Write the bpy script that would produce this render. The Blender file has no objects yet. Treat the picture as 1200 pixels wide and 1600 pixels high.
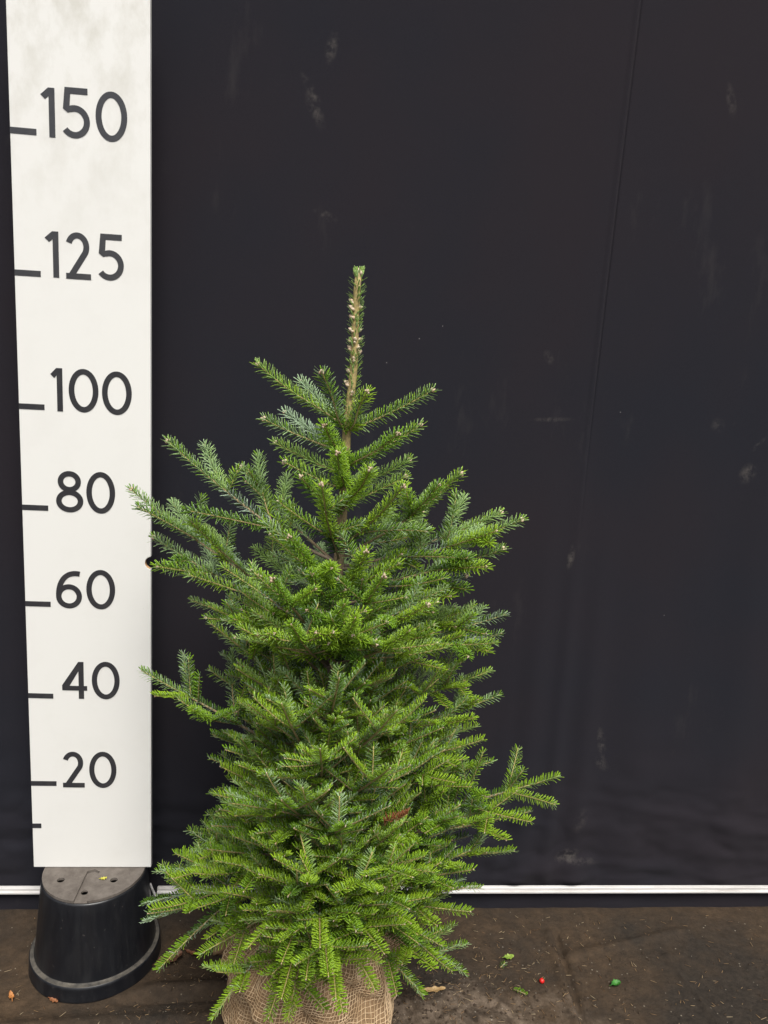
import bpy, bmesh, math, random
import numpy as np
from mathutils import Vector, Matrix, noise

R = math.radians
scene = bpy.context.scene
C = scene.collection
rng = random.Random(7)
nrg = np.random.default_rng(7)

# ------------------------------------------------------------------ camera
CAM_H, PITCH, ROLL, YAW, FPX = 1.334, 0.18908, 0.05654, 0.08606, 1200.0
fwd = Vector((math.sin(YAW) * math.cos(PITCH), math.cos(YAW) * math.cos(PITCH), -math.sin(PITCH)))
r0 = Vector((math.cos(YAW), -math.sin(YAW), 0.0))
u0 = r0.cross(fwd)
right = r0 * math.cos(ROLL) + u0 * math.sin(ROLL)
upv = -r0 * math.sin(ROLL) + u0 * math.cos(ROLL)
cam_loc = Vector((0, 0, CAM_H))
cd = bpy.data.cameras.new('camera')
cam = bpy.data.objects.new('camera', cd)
C.objects.link(cam)
cd.sensor_fit = 'VERTICAL'
cd.sensor_height = 36.0
cd.lens = 36.0 * FPX / 1600.0
cd.clip_start = 0.05
cd.clip_end = 200
m = Matrix.Identity(4)
for i in range(3):
    m[i][0], m[i][1], m[i][2], m[i][3] = right[i], upv[i], -fwd[i], cam_loc[i]
cam.matrix_world = m
scene.camera = cam

# ------------------------------------------------------------------ sky, sun, exposure
SUN_EL, SUN_AZ = R(58), R(166)          # azimuth clockwise from +Y: behind the camera, a little to its right
world = bpy.data.worlds.new('World')
scene.world = world
world.use_nodes = True
nt = world.node_tree
for n in list(nt.nodes):
    nt.nodes.remove(n)
wo = nt.nodes.new('ShaderNodeOutputWorld')
bg = nt.nodes.new('ShaderNodeBackground')
sky = nt.nodes.new('ShaderNodeTexSky')
sky.sky_type = 'NISHITA'
sky.sun_disc = False
sky.sun_elevation = SUN_EL
sky.sun_rotation = SUN_AZ
sky.dust_density = 4.0
hs = nt.nodes.new('ShaderNodeHueSaturation')
hs.inputs['Saturation'].default_value = 0.30     # overcast: the sky is nearly white
nt.links.new(sky.outputs[0], hs.inputs['Color'])
nt.links.new(hs.outputs[0], bg.inputs['Color'])
bg.inputs['Strength'].default_value = 0.105
nt.links.new(bg.outputs[0], wo.inputs['Surface'])
sd = bpy.data.lights.new('sun', 'SUN')
sd.energy = 2.3
sd.angle = R(22)
sd.color = (1.0, 0.965, 0.90)
sun = bpy.data.objects.new('sun', sd)
C.objects.link(sun)
sdir = Vector((math.sin(SUN_AZ) * math.cos(SUN_EL), math.cos(SUN_AZ) * math.cos(SUN_EL), math.sin(SUN_EL)))
sun.rotation_euler = sdir.to_track_quat('Z', 'Y').to_euler()
sun.location = (0, 0, 4)
vs = scene.view_settings
vs.view_transform = 'Standard'
vs.look = 'None'
vs.exposure = 0.70
vs.gamma = 1.0
vs.use_curve_mapping = False
scene.cycles.max_bounces = 8
scene.cycles.diffuse_bounces = 4
scene.cycles.transmission_bounces = 4

# ------------------------------------------------------------------ helpers
def at(px, py, y):
    """the place point, at distance y from the viewer's wall-normal, seen at photo position px, py"""
    d = fwd + right * ((px - 600) / FPX) + upv * ((800 - py) / FPX)
    return cam_loc + d * (y / d.y)

def on_floor(px, py, z=0.0):
    d = fwd + right * ((px - 600) / FPX) + upv * ((800 - py) / FPX)
    return cam_loc + d * ((z - CAM_H) / d.z)

def seen(p):
    v = Vector(p) - cam_loc
    d = v.dot(fwd)
    return 600 + FPX * v.dot(right) / d, 800 - FPX * v.dot(upv) / d

def tag(o, label=None, cat=None, group=None, kind=None):
    if label: o['label'] = label
    if cat: o['category'] = cat
    if group: o['group'] = group
    if kind: o['kind'] = kind
    return o

def empty(name, loc=(0, 0, 0)):
    o = bpy.data.objects.new(name, None)
    o.empty_display_size = 0.05
    o.location = loc
    C.objects.link(o)
    return o

class MB:
    def __init__(self):
        self.v, self.f, self.m = [], [], []
    def add(self, vs_, fs, mi=0):
        b = len(self.v)
        self.v += [tuple(p) for p in vs_]
        self.f += [tuple(i + b for i in f) for f in fs]
        self.m += [mi] * len(fs)
    def box(self, x0, x1, y0, y1, z0, z1, mi=0):
        self.add([(x0, y0, z0), (x1, y0, z0), (x1, y1, z0), (x0, y1, z0), (x0, y0, z1), (x1, y0, z1), (x1, y1, z1), (x0, y1, z1)],
                 [(0, 3, 2, 1), (4, 5, 6, 7), (0, 1, 5, 4), (1, 2, 6, 5), (2, 3, 7, 6), (3, 0, 4, 7)], mi)
    def tube(self, pts, rad, sides=6, cap=True, mi=0):
        pts = [Vector(p) for p in pts]
        n = len(pts)
        if not hasattr(rad, '__len__'):
            rad = [rad] * n
        vs_, fs = [], []
        t = (pts[1] - pts[0]).normalized()
        u = t.orthogonal().normalized()
        for i in range(n):
            t = (pts[min(i + 1, n - 1)] - pts[max(i - 1, 0)]).normalized()
            u = (u - t * u.dot(t)).normalized()
            w = t.cross(u)
            for k in range(sides):
                a = 2 * math.pi * k / sides
                vs_.append(pts[i] + (u * math.cos(a) + w * math.sin(a)) * rad[i])
        for i in range(n - 1):
            for k in range(sides):
                k2 = (k + 1) % sides
                fs.append((i * sides + k, i * sides + k2, (i + 1) * sides + k2, (i + 1) * sides + k))
        if cap:
            fs.append(tuple(range(sides - 1, -1, -1)))
            fs.append(tuple((n - 1) * sides + k for k in range(sides)))
        self.add(vs_, fs, mi)
    def lathe(self, prof, seg=64, mi=0, centre=(0, 0)):
        vs_, fs = [], []
        n = len(prof)
        for r_, z_ in prof:
            for k in range(seg):
                a = 2 * math.pi * k / seg
                vs_.append((centre[0] + r_ * math.cos(a), centre[1] + r_ * math.sin(a), z_))
        for i in range(n - 1):
            for k in range(seg):
                k2 = (k + 1) % seg
                fs.append((i * seg + k, i * seg + k2, (i + 1) * seg + k2, (i + 1) * seg + k))
        self.add(vs_, fs, mi)
    def prism(self, poly, y0, y1, mi=0):
        """polygon in x,z (counter-clockwise seen from -y) pushed from y0 (front) to y1"""
        n = len(poly)
        self.add([(x, y0, z) for x, z in poly] + [(x, y1, z) for x, z in poly],
                 [tuple(range(n)), tuple(range(2 * n - 1, n - 1, -1))] + [((i + 1) % n, i, n + i, n + (i + 1) % n) for i in range(n)], mi)
    def ribbon(self, pts, w, y0, y1, closed=False, mi=0):
        """flat stroke of width w along pts in x,z"""
        n = len(pts)
        l, r_ = [], []
        for i in range(n):
            if closed:
                a, b = pts[i - 1], pts[(i + 1) % n]
            else:
                a, b = pts[max(i - 1, 0)], pts[min(i + 1, n - 1)]
            dx, dz = b[0] - a[0], b[1] - a[1]
            q = math.hypot(dx, dz) or 1
            nx, nz = -dz / q * w / 2, dx / q * w / 2
            l.append((pts[i][0] + nx, pts[i][1] + nz))
            r_.append((pts[i][0] - nx, pts[i][1] - nz))
        vs_ = [(x, y0, z) for x, z in l] + [(x, y0, z) for x, z in r_] + [(x, y1, z) for x, z in l] + [(x, y1, z) for x, z in r_]
        fs = []
        for i in range(n if closed else n - 1):
            j = (i + 1) % n
            fs += [(n + i, n + j, j, i), (i, j, 2 * n + j, 2 * n + i), (n + j, n + i, 3 * n + i, 3 * n + j), (2 * n + i, 2 * n + j, 3 * n + j, 3 * n + i)]
        if not closed:
            fs += [(n, 0, 2 * n, 3 * n), (n - 1, 2 * n - 1, 4 * n - 1, 3 * n - 1)]
        self.add(vs_, fs, mi)
    def build(self, name, mats, parent=None, smooth=False, loc=None):
        me = bpy.data.meshes.new(name)
        me.from_pydata(self.v, [], self.f)
        mats = mats if isinstance(mats, (list, tuple)) else [mats]
        for mm in mats:
            me.materials.append(mm)
        if len(mats) > 1:
            me.polygons.foreach_set('material_index', self.m)
        if smooth:
            me.polygons.foreach_set('use_smooth', [True] * len(me.polygons))
        me.update()
        o = bpy.data.objects.new(name, me)
        C.objects.link(o)
        if parent: o.parent = parent
        if loc is not None: o.location = loc
        return o

def soften(o, w=0.002, seg=2):
    b = o.modifiers.new('bevel', 'BEVEL')
    b.width = w; b.segments = seg; b.limit_method = 'ANGLE'; b.angle_limit = R(40)
    return o

# ------------------------------------------------------------------ materials
def mat(name, col=(0.5, 0.5, 0.5), rough=0.6, spec=0.4):
    mm = bpy.data.materials.new(name)
    mm.use_nodes = True
    p = mm.node_tree.nodes['Principled BSDF']
    p.inputs['Base Color'].default_value = (*col, 1)
    p.inputs['Roughness'].default_value = rough
    p.inputs['Specular IOR Level'].default_value = spec
    return mm, mm.node_tree, p

def N(t, kind, **kw):
    n = t.nodes.new(kind)
    for k, v in kw.items():
        if k in n.inputs: n.inputs[k].default_value = v
        else: setattr(n, k, v)
    return n

def noise_fac(t, vec, scale, detail=4, rough=0.55, lo=0.4, hi=0.6, dist=0.0):
    n = N(t, 'ShaderNodeTexNoise')
    n.inputs['Scale'].default_value = scale
    n.inputs['Detail'].default_value = detail
    n.inputs['Roughness'].default_value = rough
    n.inputs['Distortion'].default_value = dist
    t.links.new(vec, n.inputs['Vector'])
    r_ = N(t, 'ShaderNodeMapRange')
    r_.inputs['From Min'].default_value = lo
    r_.inputs['From Max'].default_value = hi
    t.links.new(n.outputs[0], r_.inputs['Value'])
    return r_.outputs[0]

def mixc(t, fac, a, b):
    n = t.nodes.new('ShaderNodeMix')
    n.data_type = 'RGBA'
    for sock, v in ((n.inputs[0], fac), (n.inputs[6], a), (n.inputs[7], b)):
        if isinstance(v, bpy.types.NodeSocket): t.links.new(v, sock)
        elif isinstance(v, (int, float)): sock.default_value = v
        else: sock.default_value = (*v, 1)
    return n.outputs[2]

def math_(t, op, a, b=0.0):
    n = t.nodes.new('ShaderNodeMath')
    n.operation = op
    for i, v in enumerate((a, b)):
        if isinstance(v, bpy.types.NodeSocket): t.links.new(v, n.inputs[i])
        else: n.inputs[i].default_value = v
    return n.outputs[0]

def coords(t, scale=None):
    c = N(t, 'ShaderNodeTexCoord').outputs['Object']
    if scale:
        mp = N(t, 'ShaderNodeMapping')
        mp.inputs['Scale'].default_value = scale
        t.links.new(c, mp.inputs['Vector'])
        return mp.outputs[0]
    return c

def bump(t, p, h, strength=0.3, dist=0.002):
    b = N(t, 'ShaderNodeBump')
    b.inputs['Strength'].default_value = strength
    b.inputs['Distance'].default_value = dist
    t.links.new(h, b.inputs['Height'])
    t.links.new(b.outputs[0], p.inputs['Normal'])

M = {}
# black cloth with dust smudges
WALL_Y = 1.692
mm, t, p = mat('black_cloth', rough=0.95, spec=0.05)
co = coords(t)
c = mixc(t, noise_fac(t, co, 1.3, 3, lo=0.38, hi=0.62), (0.0124, 0.0130, 0.0184), (0.0168, 0.0138, 0.0176))
c = mixc(t, math_(t, 'MULTIPLY', noise_fac(t, co, 900, 2, lo=0.3, hi=0.7), 0.35), c, (0.030, 0.029, 0.033))
c = mixc(t, math_(t, 'MULTIPLY', noise_fac(t, coords(t, (7, 7, 2.2)), 1, 5, 0.7, lo=0.60, hi=0.80), 0.22), c, (0.085, 0.078, 0.072))
def smudge(c, x, z, sx, sz, rot, amt, col=(0.20, 0.18, 0.155)):
    mp = N(t, 'ShaderNodeMapping')
    mp.vector_type = 'TEXTURE'
    mp.inputs['Location'].default_value = (x, 0, z)
    mp.inputs['Rotation'].default_value = (0, rot, 0)
    mp.inputs['Scale'].default_value = (sx, 1000, sz)
    t.links.new(co, mp.inputs['Vector'])
    g = N(t, 'ShaderNodeTexGradient', gradient_type='SPHERICAL')
    t.links.new(mp.outputs[0], g.inputs[0])
    f = math_(t, 'MULTIPLY', math_(t, 'MULTIPLY', g.outputs['Fac'], noise_fac(t, co, 55, 5, 0.7, lo=0.42, hi=0.68)), amt * 0.30)
    return mixc(t, f, c, col)
for s in ((-0.012, 1.952, 0.014, 0.035, 0.2, 1.1), (-0.048, 1.868, 0.010, 0.045, -0.6, 1.0), (-0.040, 1.833, 0.016, 0.045, -0.45, 0.9),
          (-0.012, 1.632, 0.030, 0.012, 0.3, 0.9), (0.587, 0.921, 0.010, 0.035, 0.1, 1.6), (0.713, 0.455, 0.013, 0.05, -0.2, 1.3),
          (0.72, 0.40, 0.016, 0.03, -0.6, 0.9), (0.655, 0.151, 0.035, 0.022, -0.4, 1.7), (0.70, 0.135, 0.05, 0.012, 0.1, 1.0), (0.987, 1.134, 0.022, 0.03, 0.5, 1.3),
          (0.90, 1.24, 0.02, 0.02, 0, 0.6), (1.0, 1.2, 0.006, 0.03, 0.7, 0.8), (0.51, 1.235, 0.06, 0.006, -0.06, 0.9), (0.49, 1.37, 0.012, 0.02, -0.6, 0.8),
          (0.83, 1.92, 0.012, 0.04, -0.3, 0.8), (0.68, 0.25, 0.02, 0.04, 0.3, 0.6), (0.28, 1.06, 0.02, 0.012, 0.0, 0.8)):
    c = smudge(c, *s)
vo = N(t, 'ShaderNodeTexVoronoi')
vo.inputs['Scale'].default_value = 16
t.links.new(co, vo.inputs['Vector'])
lint = math_(t, 'MULTIPLY', math_(t, 'LESS_THAN', vo.outputs['Distance'], 0.022), noise_fac(t, co, 9, 1, lo=0.5, hi=0.62))
c = mixc(t, lint, c, (0.26, 0.25, 0.24))
t.links.new(c, p.inputs['Base Color'])
p.inputs['Sheen Weight'].default_value = 0.02
p.inputs['Sheen Roughness'].default_value = 0.6
wv = N(t, 'ShaderNodeTexNoise')
wv.inputs['Scale'].default_value = 1400
t.links.new(co, wv.inputs['Vector'])
bump(t, p, wv.outputs[0], 0.25, 0.0006)
M['cloth'] = mm

# off-white board with faint dirt
mm, t, p = mat('white_board', rough=0.42, spec=0.4)
co = coords(t)
dirt = math_(t, 'MULTIPLY', noise_fac(t, co, 9, 6, 0.68, lo=0.50, hi=0.72), 0.30)
hi_ = N(t, 'ShaderNodeSeparateXYZ')
t.links.new(co, hi_.inputs[0])
top = N(t, 'ShaderNodeMapRange')
top.inputs['From Min'].default_value = 1.20
top.inputs['From Max'].default_value = 1.75
t.links.new(hi_.outputs[2], top.inputs['Value'])
dirt2 = math_(t, 'MULTIPLY', math_(t, 'MULTIPLY', noise_fac(t, coords(t, (1, 1, 0.6)), 18, 6, 0.65, lo=0.44, hi=0.66), top.outputs[0]), 0.80)
c = mixc(t, dirt, (0.695, 0.688, 0.658), (0.62, 0.61, 0.575))
c = mixc(t, dirt2, c, (0.52, 0.505, 0.45))
scuff = math_(t, 'MULTIPLY', noise_fac(t, coords(t, (26, 26, 11)), 1, 6, 0.75, lo=0.70, hi=0.80), 0.40)
c = mixc(t, scuff, c, (0.42, 0.40, 0.36))
vo = N(t, 'ShaderNodeTexVoronoi')
vo.inputs['Scale'].default_value = 14
t.links.new(co, vo.inputs['Vector'])
c = mixc(t, math_(t, 'MULTIPLY', math_(t, 'LESS_THAN', vo.outputs['Distance'], 0.028), noise_fac(t, co, 6, 1, lo=0.52, hi=0.6)), c, (0.14, 0.12, 0.10))
t.links.new(c, p.inputs['Base Color'])
M['board'] = mm
M['board_edge'] = mat('raw_board_edge', (0.50, 0.30, 0.16), 0.8)[0]

mm, t, p = mat('grey_vinyl', (0.04, 0.04, 0.044), 0.16, 0.5)
t.links.new(mixc(t, math_(t, 'MULTIPLY', noise_fac(t, coords(t), 40, 4, lo=0.5, hi=0.7), 0.4), (0.032, 0.032, 0.036), (0.06, 0.058, 0.056)), p.inputs['Base Color'])
M['vinyl'] = mm

# black plastic pot, dusty
mm, t, p = mat('black_plastic', rough=0.42, spec=0.45)
co = coords(t)
d1 = math_(t, 'MULTIPLY', noise_fac(t, coords(t, (30, 30, 7)), 1, 6, 0.7, lo=0.45, hi=0.75), 0.22)
c = mixc(t, d1, (0.0065, 0.0072, 0.0095), (0.046, 0.044, 0.042))
c = mixc(t, math_(t, 'MULTIPLY', noise_fac(t, co, 160, 3, 0.7, lo=0.66, hi=0.74), 0.35), c, (0.16, 0.14, 0.12))
t.links.new(c, p.inputs['Base Color'])
rr = N(t, 'ShaderNodeMapRange')
rr.inputs['To Min'].default_value = 0.28
rr.inputs['To Max'].default_value = 0.50
t.links.new(noise_fac(t, coords(t, (60, 60, 9)), 1, 4, lo=0.3, hi=0.7), rr.inputs['Value'])
t.links.new(rr.outputs[0], p.inputs['Roughness'])
M['plastic'] = mm
# the pot's base carries a layer of dry grey dirt
mm, t, p = mat('dusty_plastic', rough=0.85, spec=0.2)
co = coords(t)
c = mixc(t, noise_fac(t, co, 30, 6, 0.7, lo=0.32, hi=0.68), (0.085, 0.072, 0.062), (0.155, 0.135, 0.118))
c = mixc(t, math_(t, 'MULTIPLY', noise_fac(t, co, 220, 3, lo=0.6, hi=0.75), 0.5), c, (0.05, 0.045, 0.04))
t.links.new(c, p.inputs['Base Color'])
M['dusty'] = mm
mm, t, p = mat('dirty_flange_plastic', rough=0.7, spec=0.3)
co = coords(t)
c = mixc(t, noise_fac(t, co, 34, 6, 0.75, lo=0.35, hi=0.66), (0.030, 0.028, 0.026), (0.11, 0.098, 0.080))
t.links.new(c, p.inputs['Base Color'])
M['flange'] = mm

# ground: trodden black woven cover under brown soil
mm, t, p = mat('soiled_ground_cover', rough=0.95, spec=0.06)
co = coords(t)
soil = noise_fac(t, co, 2.6, 8, 0.66, lo=0.40, hi=0.64)
fab = mixc(t, noise_fac(t, co, 70, 5, 0.7, lo=0.3, hi=0.7), (0.021, 0.0178, 0.0152), (0.042, 0.034, 0.027))
so = mixc(t, noise_fac(t, co, 38, 7, 0.75, lo=0.3, hi=0.7), (0.034, 0.023, 0.0145), (0.110, 0.072, 0.043))
c = mixc(t, math_(t, 'MULTIPLY', soil, 0.75), fab, so)
# caked dry soil patch round the tree
sp = N(t, 'ShaderNodeMapping')
sp.vector_type = 'TEXTURE'
sp.inputs['Location'].default_value = (0.30, 1.30, 0)
sp.inputs['Scale'].default_value = (0.60, 0.26, 10)
t.links.new(co, sp.inputs['Vector'])
g = N(t, 'ShaderNodeTexGradient', gradient_type='SPHERICAL')
t.links.new(sp.outputs[0], g.inputs[0])
patch = N(t, 'ShaderNodeMapRange')
patch.inputs['From Min'].default_value = 0.25
patch.inputs['From Max'].default_value = 0.55
t.links.new(math_(t, 'MULTIPLY', g.outputs['Fac'], noise_fac(t, co, 9, 7, 0.7, lo=0.25, hi=0.62)), patch.inputs['Value'])
c = mixc(t, math_(t, 'MULTIPLY', patch.outputs[0], 0.85), c, mixc(t, noise_fac(t, co, 60, 5, 0.7), (0.075, 0.056, 0.040), (0.16, 0.122, 0.09)))
spk = N(t, 'ShaderNodeTexVoronoi')
spk.inputs['Scale'].default_value = 60
t.links.new(co, spk.inputs['Vector'])
c = mixc(t, math_(t, 'MULTIPLY', math_(t, 'LESS_THAN', spk.outputs['Distance'], 0.10), noise_fac(t, co, 14, 2, lo=0.48, hi=0.66)), c, (0.22, 0.19, 0.15))
t.links.new(c, p.inputs['Base Color'])
hh = N(t, 'ShaderNodeTexNoise')
hh.inputs['Scale'].default_value = 130
hh.inputs['Detail'].default_value = 7
hh.inputs['Roughness'].default_value = 0.7
t.links.new(co, hh.inputs['Vector'])
bump(t, p, hh.outputs[0], 0.7, 0.004)
M['ground'] = mm

mm, t, p = mat('white_painted_batten', rough=0.5)
t.links.new(mixc(t, noise_fac(t, coords(t, (3, 30, 60)), 1, 5, 0.7, lo=0.48, hi=0.75), (0.60, 0.585, 0.57), (0.38, 0.355, 0.33)), p.inputs['Base Color'])
M['batten'] = mm

# needles: glossy green above, pale wax bands below; 'tint' varies by needle and shoot age, with crown shade painted into older shoots
def needle_mat(name, stops, rough, spec, transl):
    mm, t, p = mat(name, rough=rough, spec=spec)
    a = N(t, 'ShaderNodeAttribute', attribute_name='tint')
    r_ = N(t, 'ShaderNodeValToRGB')
    els = r_.color_ramp.elements
    els[0].position, els[0].color = stops[0][0], (*stops[0][1], 1)
    els[1].position, els[1].color = stops[-1][0], (*stops[-1][1], 1)
    for pos, colr in stops[1:-1]:
        e = els.new(pos); e.color = (*colr, 1)
    t.links.new(a.outputs['Fac'], r_.inputs[0])
    t.links.new(r_.outputs[0], p.inputs['Base Color'])
    p.inputs['Coat Weight'].default_value = 0.30
    p.inputs['Coat Roughness'].default_value = 0.22
    tr = N(t, 'ShaderNodeBsdfTranslucent')
    t.links.new(r_.outputs[0], tr.inputs['Color'])
    mx = N(t, 'ShaderNodeMixShader')
    mx.inputs[0].default_value = transl
    out = next(n for n in t.nodes if n.type == 'OUTPUT_MATERIAL')
    t.links.new(p.outputs[0], mx.inputs[1])
    t.links.new(tr.outputs[0], mx.inputs[2])
    t.links.new(mx.outputs[0], out.inputs[0])
    return mm
M['needle_top'] = needle_mat('needle_upper', ((0.0, (0.034, 0.080, 0.026)), (0.35, (0.095, 0.215, 0.022)), (0.7, (0.215, 0.410, 0.022)), (1.0, (0.385, 0.600, 0.034))), 0.24, 0.7, 0.32)
M['needle_under'] = needle_mat('needle_lower', ((0.0, (0.38, 0.47, 0.42)), (0.45, (0.34, 0.46, 0.30)), (1.0, (0.32, 0.49, 0.13))), 0.5, 0.4, 0.12)
M['needle_dead'] = needle_mat('needle_dead', ((0.0, (0.14, 0.045, 0.018)), (1.0, (0.32, 0.11, 0.04))), 0.6, 0.3, 0.15)

mm, t, p = mat('shoot_bark', rough=0.75, spec=0.25)
a = N(t, 'ShaderNodeAttribute', attribute_name='age')
r_ = N(t, 'ShaderNodeValToRGB')
els = r_.color_ramp.elements
els[0].color = (0.44, 0.36, 0.12, 1)
els[1].color = (0.21, 0.165, 0.12, 1)
e = els.new(0.4); e.color = (0.36, 0.26, 0.13, 1)
t.links.new(a.outputs['Fac'], r_.inputs[0])
t.links.new(mixc(t, math_(t, 'MULTIPLY', noise_fac(t, coords(t), 260, 4, lo=0.4, hi=0.65), 0.6), r_.outputs[0], (0.12, 0.095, 0.07)), p.inputs['Base Color'])
M['bark'] = mm
mm, t, p = mat('bud_resin', rough=0.5)
t.links.new(mixc(t, noise_fac(t, coords(t), 220, 2), (0.42, 0.29, 0.19), (0.58, 0.48, 0.35)), p.inputs['Base Color'])
M['bud'] = mm

mm, t, p = mat('burlap', rough=1.0, spec=0.1)
co = coords(t)
c = mixc(t, noise_fac(t, co, 14, 6, 0.7, lo=0.35, hi=0.65), (0.17, 0.108, 0.058), (0.34, 0.225, 0.125))
c = mixc(t, math_(t, 'MULTIPLY', noise_fac(t, co, 420, 3, 0.7, lo=0.45, hi=0.7), 0.45), c, (0.055, 0.038, 0.026))
t.links.new(c, p.inputs['Base Color'])
hh = N(t, 'ShaderNodeTexNoise')
hh.inputs['Scale'].default_value = 500
t.links.new(co, hh.inputs['Vector'])
bump(t, p, hh.outputs[0], 0.8, 0.002)
M['burlap'] = mm
mm, t, p = mat('jute_string', rough=0.95, spec=0.1)
t.links.new(mixc(t, noise_fac(t, coords(t), 60, 4), (0.48, 0.33, 0.19), (0.66, 0.49, 0.31)), p.inputs['Base Color'])
M['jute'] = mm

def leaf_mat(name, a, b):
    mm, t, p = mat(name, rough=0.55)
    t.links.new(mixc(t, noise_fac(t, coords(t), 90, 4), a, b), p.inputs['Base Color'])
    return mm

# ------------------------------------------------------------------ ground
def ground_height(x, y):
    h = 0.0035 * noise.noise(Vector((x * 5, y * 5, 0))) + 0.0018 * noise.noise(Vector((x * 22, y * 22, 3)))
    # creases of the woven cover
    def crease(x0, y0, x1, y1, w, amp):
        dx, dy = x1 - x0, y1 - y0
        L2 = dx * dx + dy * dy
        s = max(0, min(1, ((x - x0) * dx + (y - y0) * dy) / L2))
        wob = 0.012 * noise.noise(Vector((x * 6, y * 6, 9)))
        d = math.hypot(x - x0 - s * dx, y - y0 - s * dy) + wob * 0.4
        return amp * math.exp(-(d / w) ** 2)
    h += crease(0.598, 1.60, 0.572, 1.20, 0.012, 0.008)
    h -= crease(0.614, 1.60, 0.588, 1.20, 0.007, 0.014)
    h += crease(0.62, 1.53, 0.95, 1.61, 0.012, 0.006)
    h += crease(0.86, 1.52, 0.90, 1.25, 0.010, 0.007)
    h += crease(0.42, 1.66, 0.56, 1.57, 0.02, 0.005)
    # overlapping cover edges left of the tree
    h += crease(-0.38, 1.440, 0.02, 1.455, 0.020, 0.016)
    h -= crease(-0.38, 1.415, 0.02, 1.430, 0.008, 0.010)
    h += crease(-0.70, 1.345, 0.02, 1.375, 0.022, 0.012)
    # trodden soil round the root ball
    d = math.hypot((x - 0.22) / 0.28, (y - 1.32) / 0.17)
    if d < 1.5:
        h += 0.012 * max(0, 1 - d * d / 2.25) * (0.5 + noise.fractal(Vector((x * 16, y * 16, 5)), 0.8, 2.0, 4))
    dp = math.hypot(x + 0.458, y - 1.548)
    k = max(0.0, min(1.0, (dp - 0.13) / 0.05))
    h = h * k - 0.001
    if y > 1.60:
        h *= max(0.0, (1.69 - y) / 0.09)
    return h
def axis_steps(a, b, fine0, fine1, step):
    out = [a, a + (fine0 - a) * 0.5, fine0 - 0.3, fine0 - 0.1]
    n = int((fine1 - fine0) / step)
    out += [fine0 + (fine1 - fine0) * i / n for i in range(n + 1)]
    return out + [fine1 + 0.1, fine1 + 0.3, fine1 + (b - fine1) * 0.5, b]
gx = axis_steps(-7, 7, -0.95, 1.35, 0.006)
gy = axis_steps(-7, 1.99, 0.95, 1.69, 0.006)
gv, gf = [], []
for y in gy:
    for x in gx:
        gv.append((x, y, ground_height(x, y) if (-1.1 < x < 1.5 and y > 0.8) else -0.001))
nx = len(gx)
for j in range(len(gy) - 1):
    for i in range(nx - 1):
        gf.append((j * nx + i, j * nx + i + 1, (j + 1) * nx + i + 1, (j + 1) * nx + i))
g = MB(); g.v, g.f, g.m = gv, gf, [0] * len(gf)
tag(g.build('ground', M['ground'], smooth=True), 'dark woven ground cover trodden with brown soil', kind='structure')

# ------------------------------------------------------------------ backdrop cloth
def cloth_y(x, z):
    y = 0.006 * noise.noise(Vector((x * 1.6, z * 0.7, 2))) + 0.0025 * noise.noise(Vector((x * 5.5, z * 1.3, 7)))
    # the hanging seam: one panel laps over the next
    xs = 0.610 - 0.010 * math.sin(z * 1.5) - (0.01 * max(0, 0.9 - z))
    d = x - xs
    k = 0.6 * min(1.0, max(0.0, (z - 0.92) / 0.45))
    y += k * (-0.0040 * math.exp(-((d + 0.004) / 0.006) ** 2) + 0.0050 * math.exp(-((d - 0.0022) / 0.0022) ** 2)) + 0.004 * (1 / (1 + math.exp(-max(-30, min(30, d / 0.02)))))
    # vertical drape folds
    for fx, w, a, zt in ((0.53, 0.035, 0.010, 1.15), (0.60, 0.022, 0.008, 1.2), (0.67, 0.03, 0.009, 1.05), (0.47, 0.02, 0.005, 0.8), (0.80, 0.05, 0.006, 0.9), (1.05, 0.06, 0.007, 1.6), (-0.30, 0.05, 0.006, 1.4)):
        kk = max(0.0, min(1.0, (zt - z) / 0.5))
        y -= a * kk * math.exp(-((x - fx - 0.05 * (0.6 - z) * (fx - 0.55)) / w) ** 2)
    # slack crumples along the bottom
    kb = max(0.0, min(1.0, (0.50 - z) / 0.38))
    if kb:
        y -= kb * 0.011 * abs(noise.fractal(Vector((x * 5.0 + z * 4, z * 9 - x * 2.0, 4)), 0.9, 2.0, 3))
        y -= 0.008 * kb * max(0, noise.noise(Vector((x * 2.2, z * 26 + x * 4, 8))))
    if z < 0.075:
        y = y * 0.25
    return y
cx = sorted([-1.35 + i * 0.0075 for i in range(int(2.95 / 0.0075) + 1)] + [0.5755 + i * 0.0012 for i in range(40)])
cz = [0.0] + [0.012 + i * 0.0085 for i in range(40)] + [0.36 + i * 0.02 for i in range(113)]
cz = sorted(set(round(z, 4) for z in cz))
cv = [(x, cloth_y(x, z), z) for z in cz for x in cx]
nx = len(cx)
cf = [(j * nx + i, j * nx + i + 1, (j + 1) * nx + i + 1, (j + 1) * nx + i) for j in range(len(cz) - 1) for i in range(nx - 1)]
g = MB(); g.v, g.f, g.m = cv, cf, [0] * len(cf)
o = g.build('backdrop_cloth', M['cloth'], smooth=True, loc=(0, WALL_Y, 0))
tag(o, 'black cloth backdrop hanging behind the tree with dusty smudges and a seam', 'backdrop')

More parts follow.
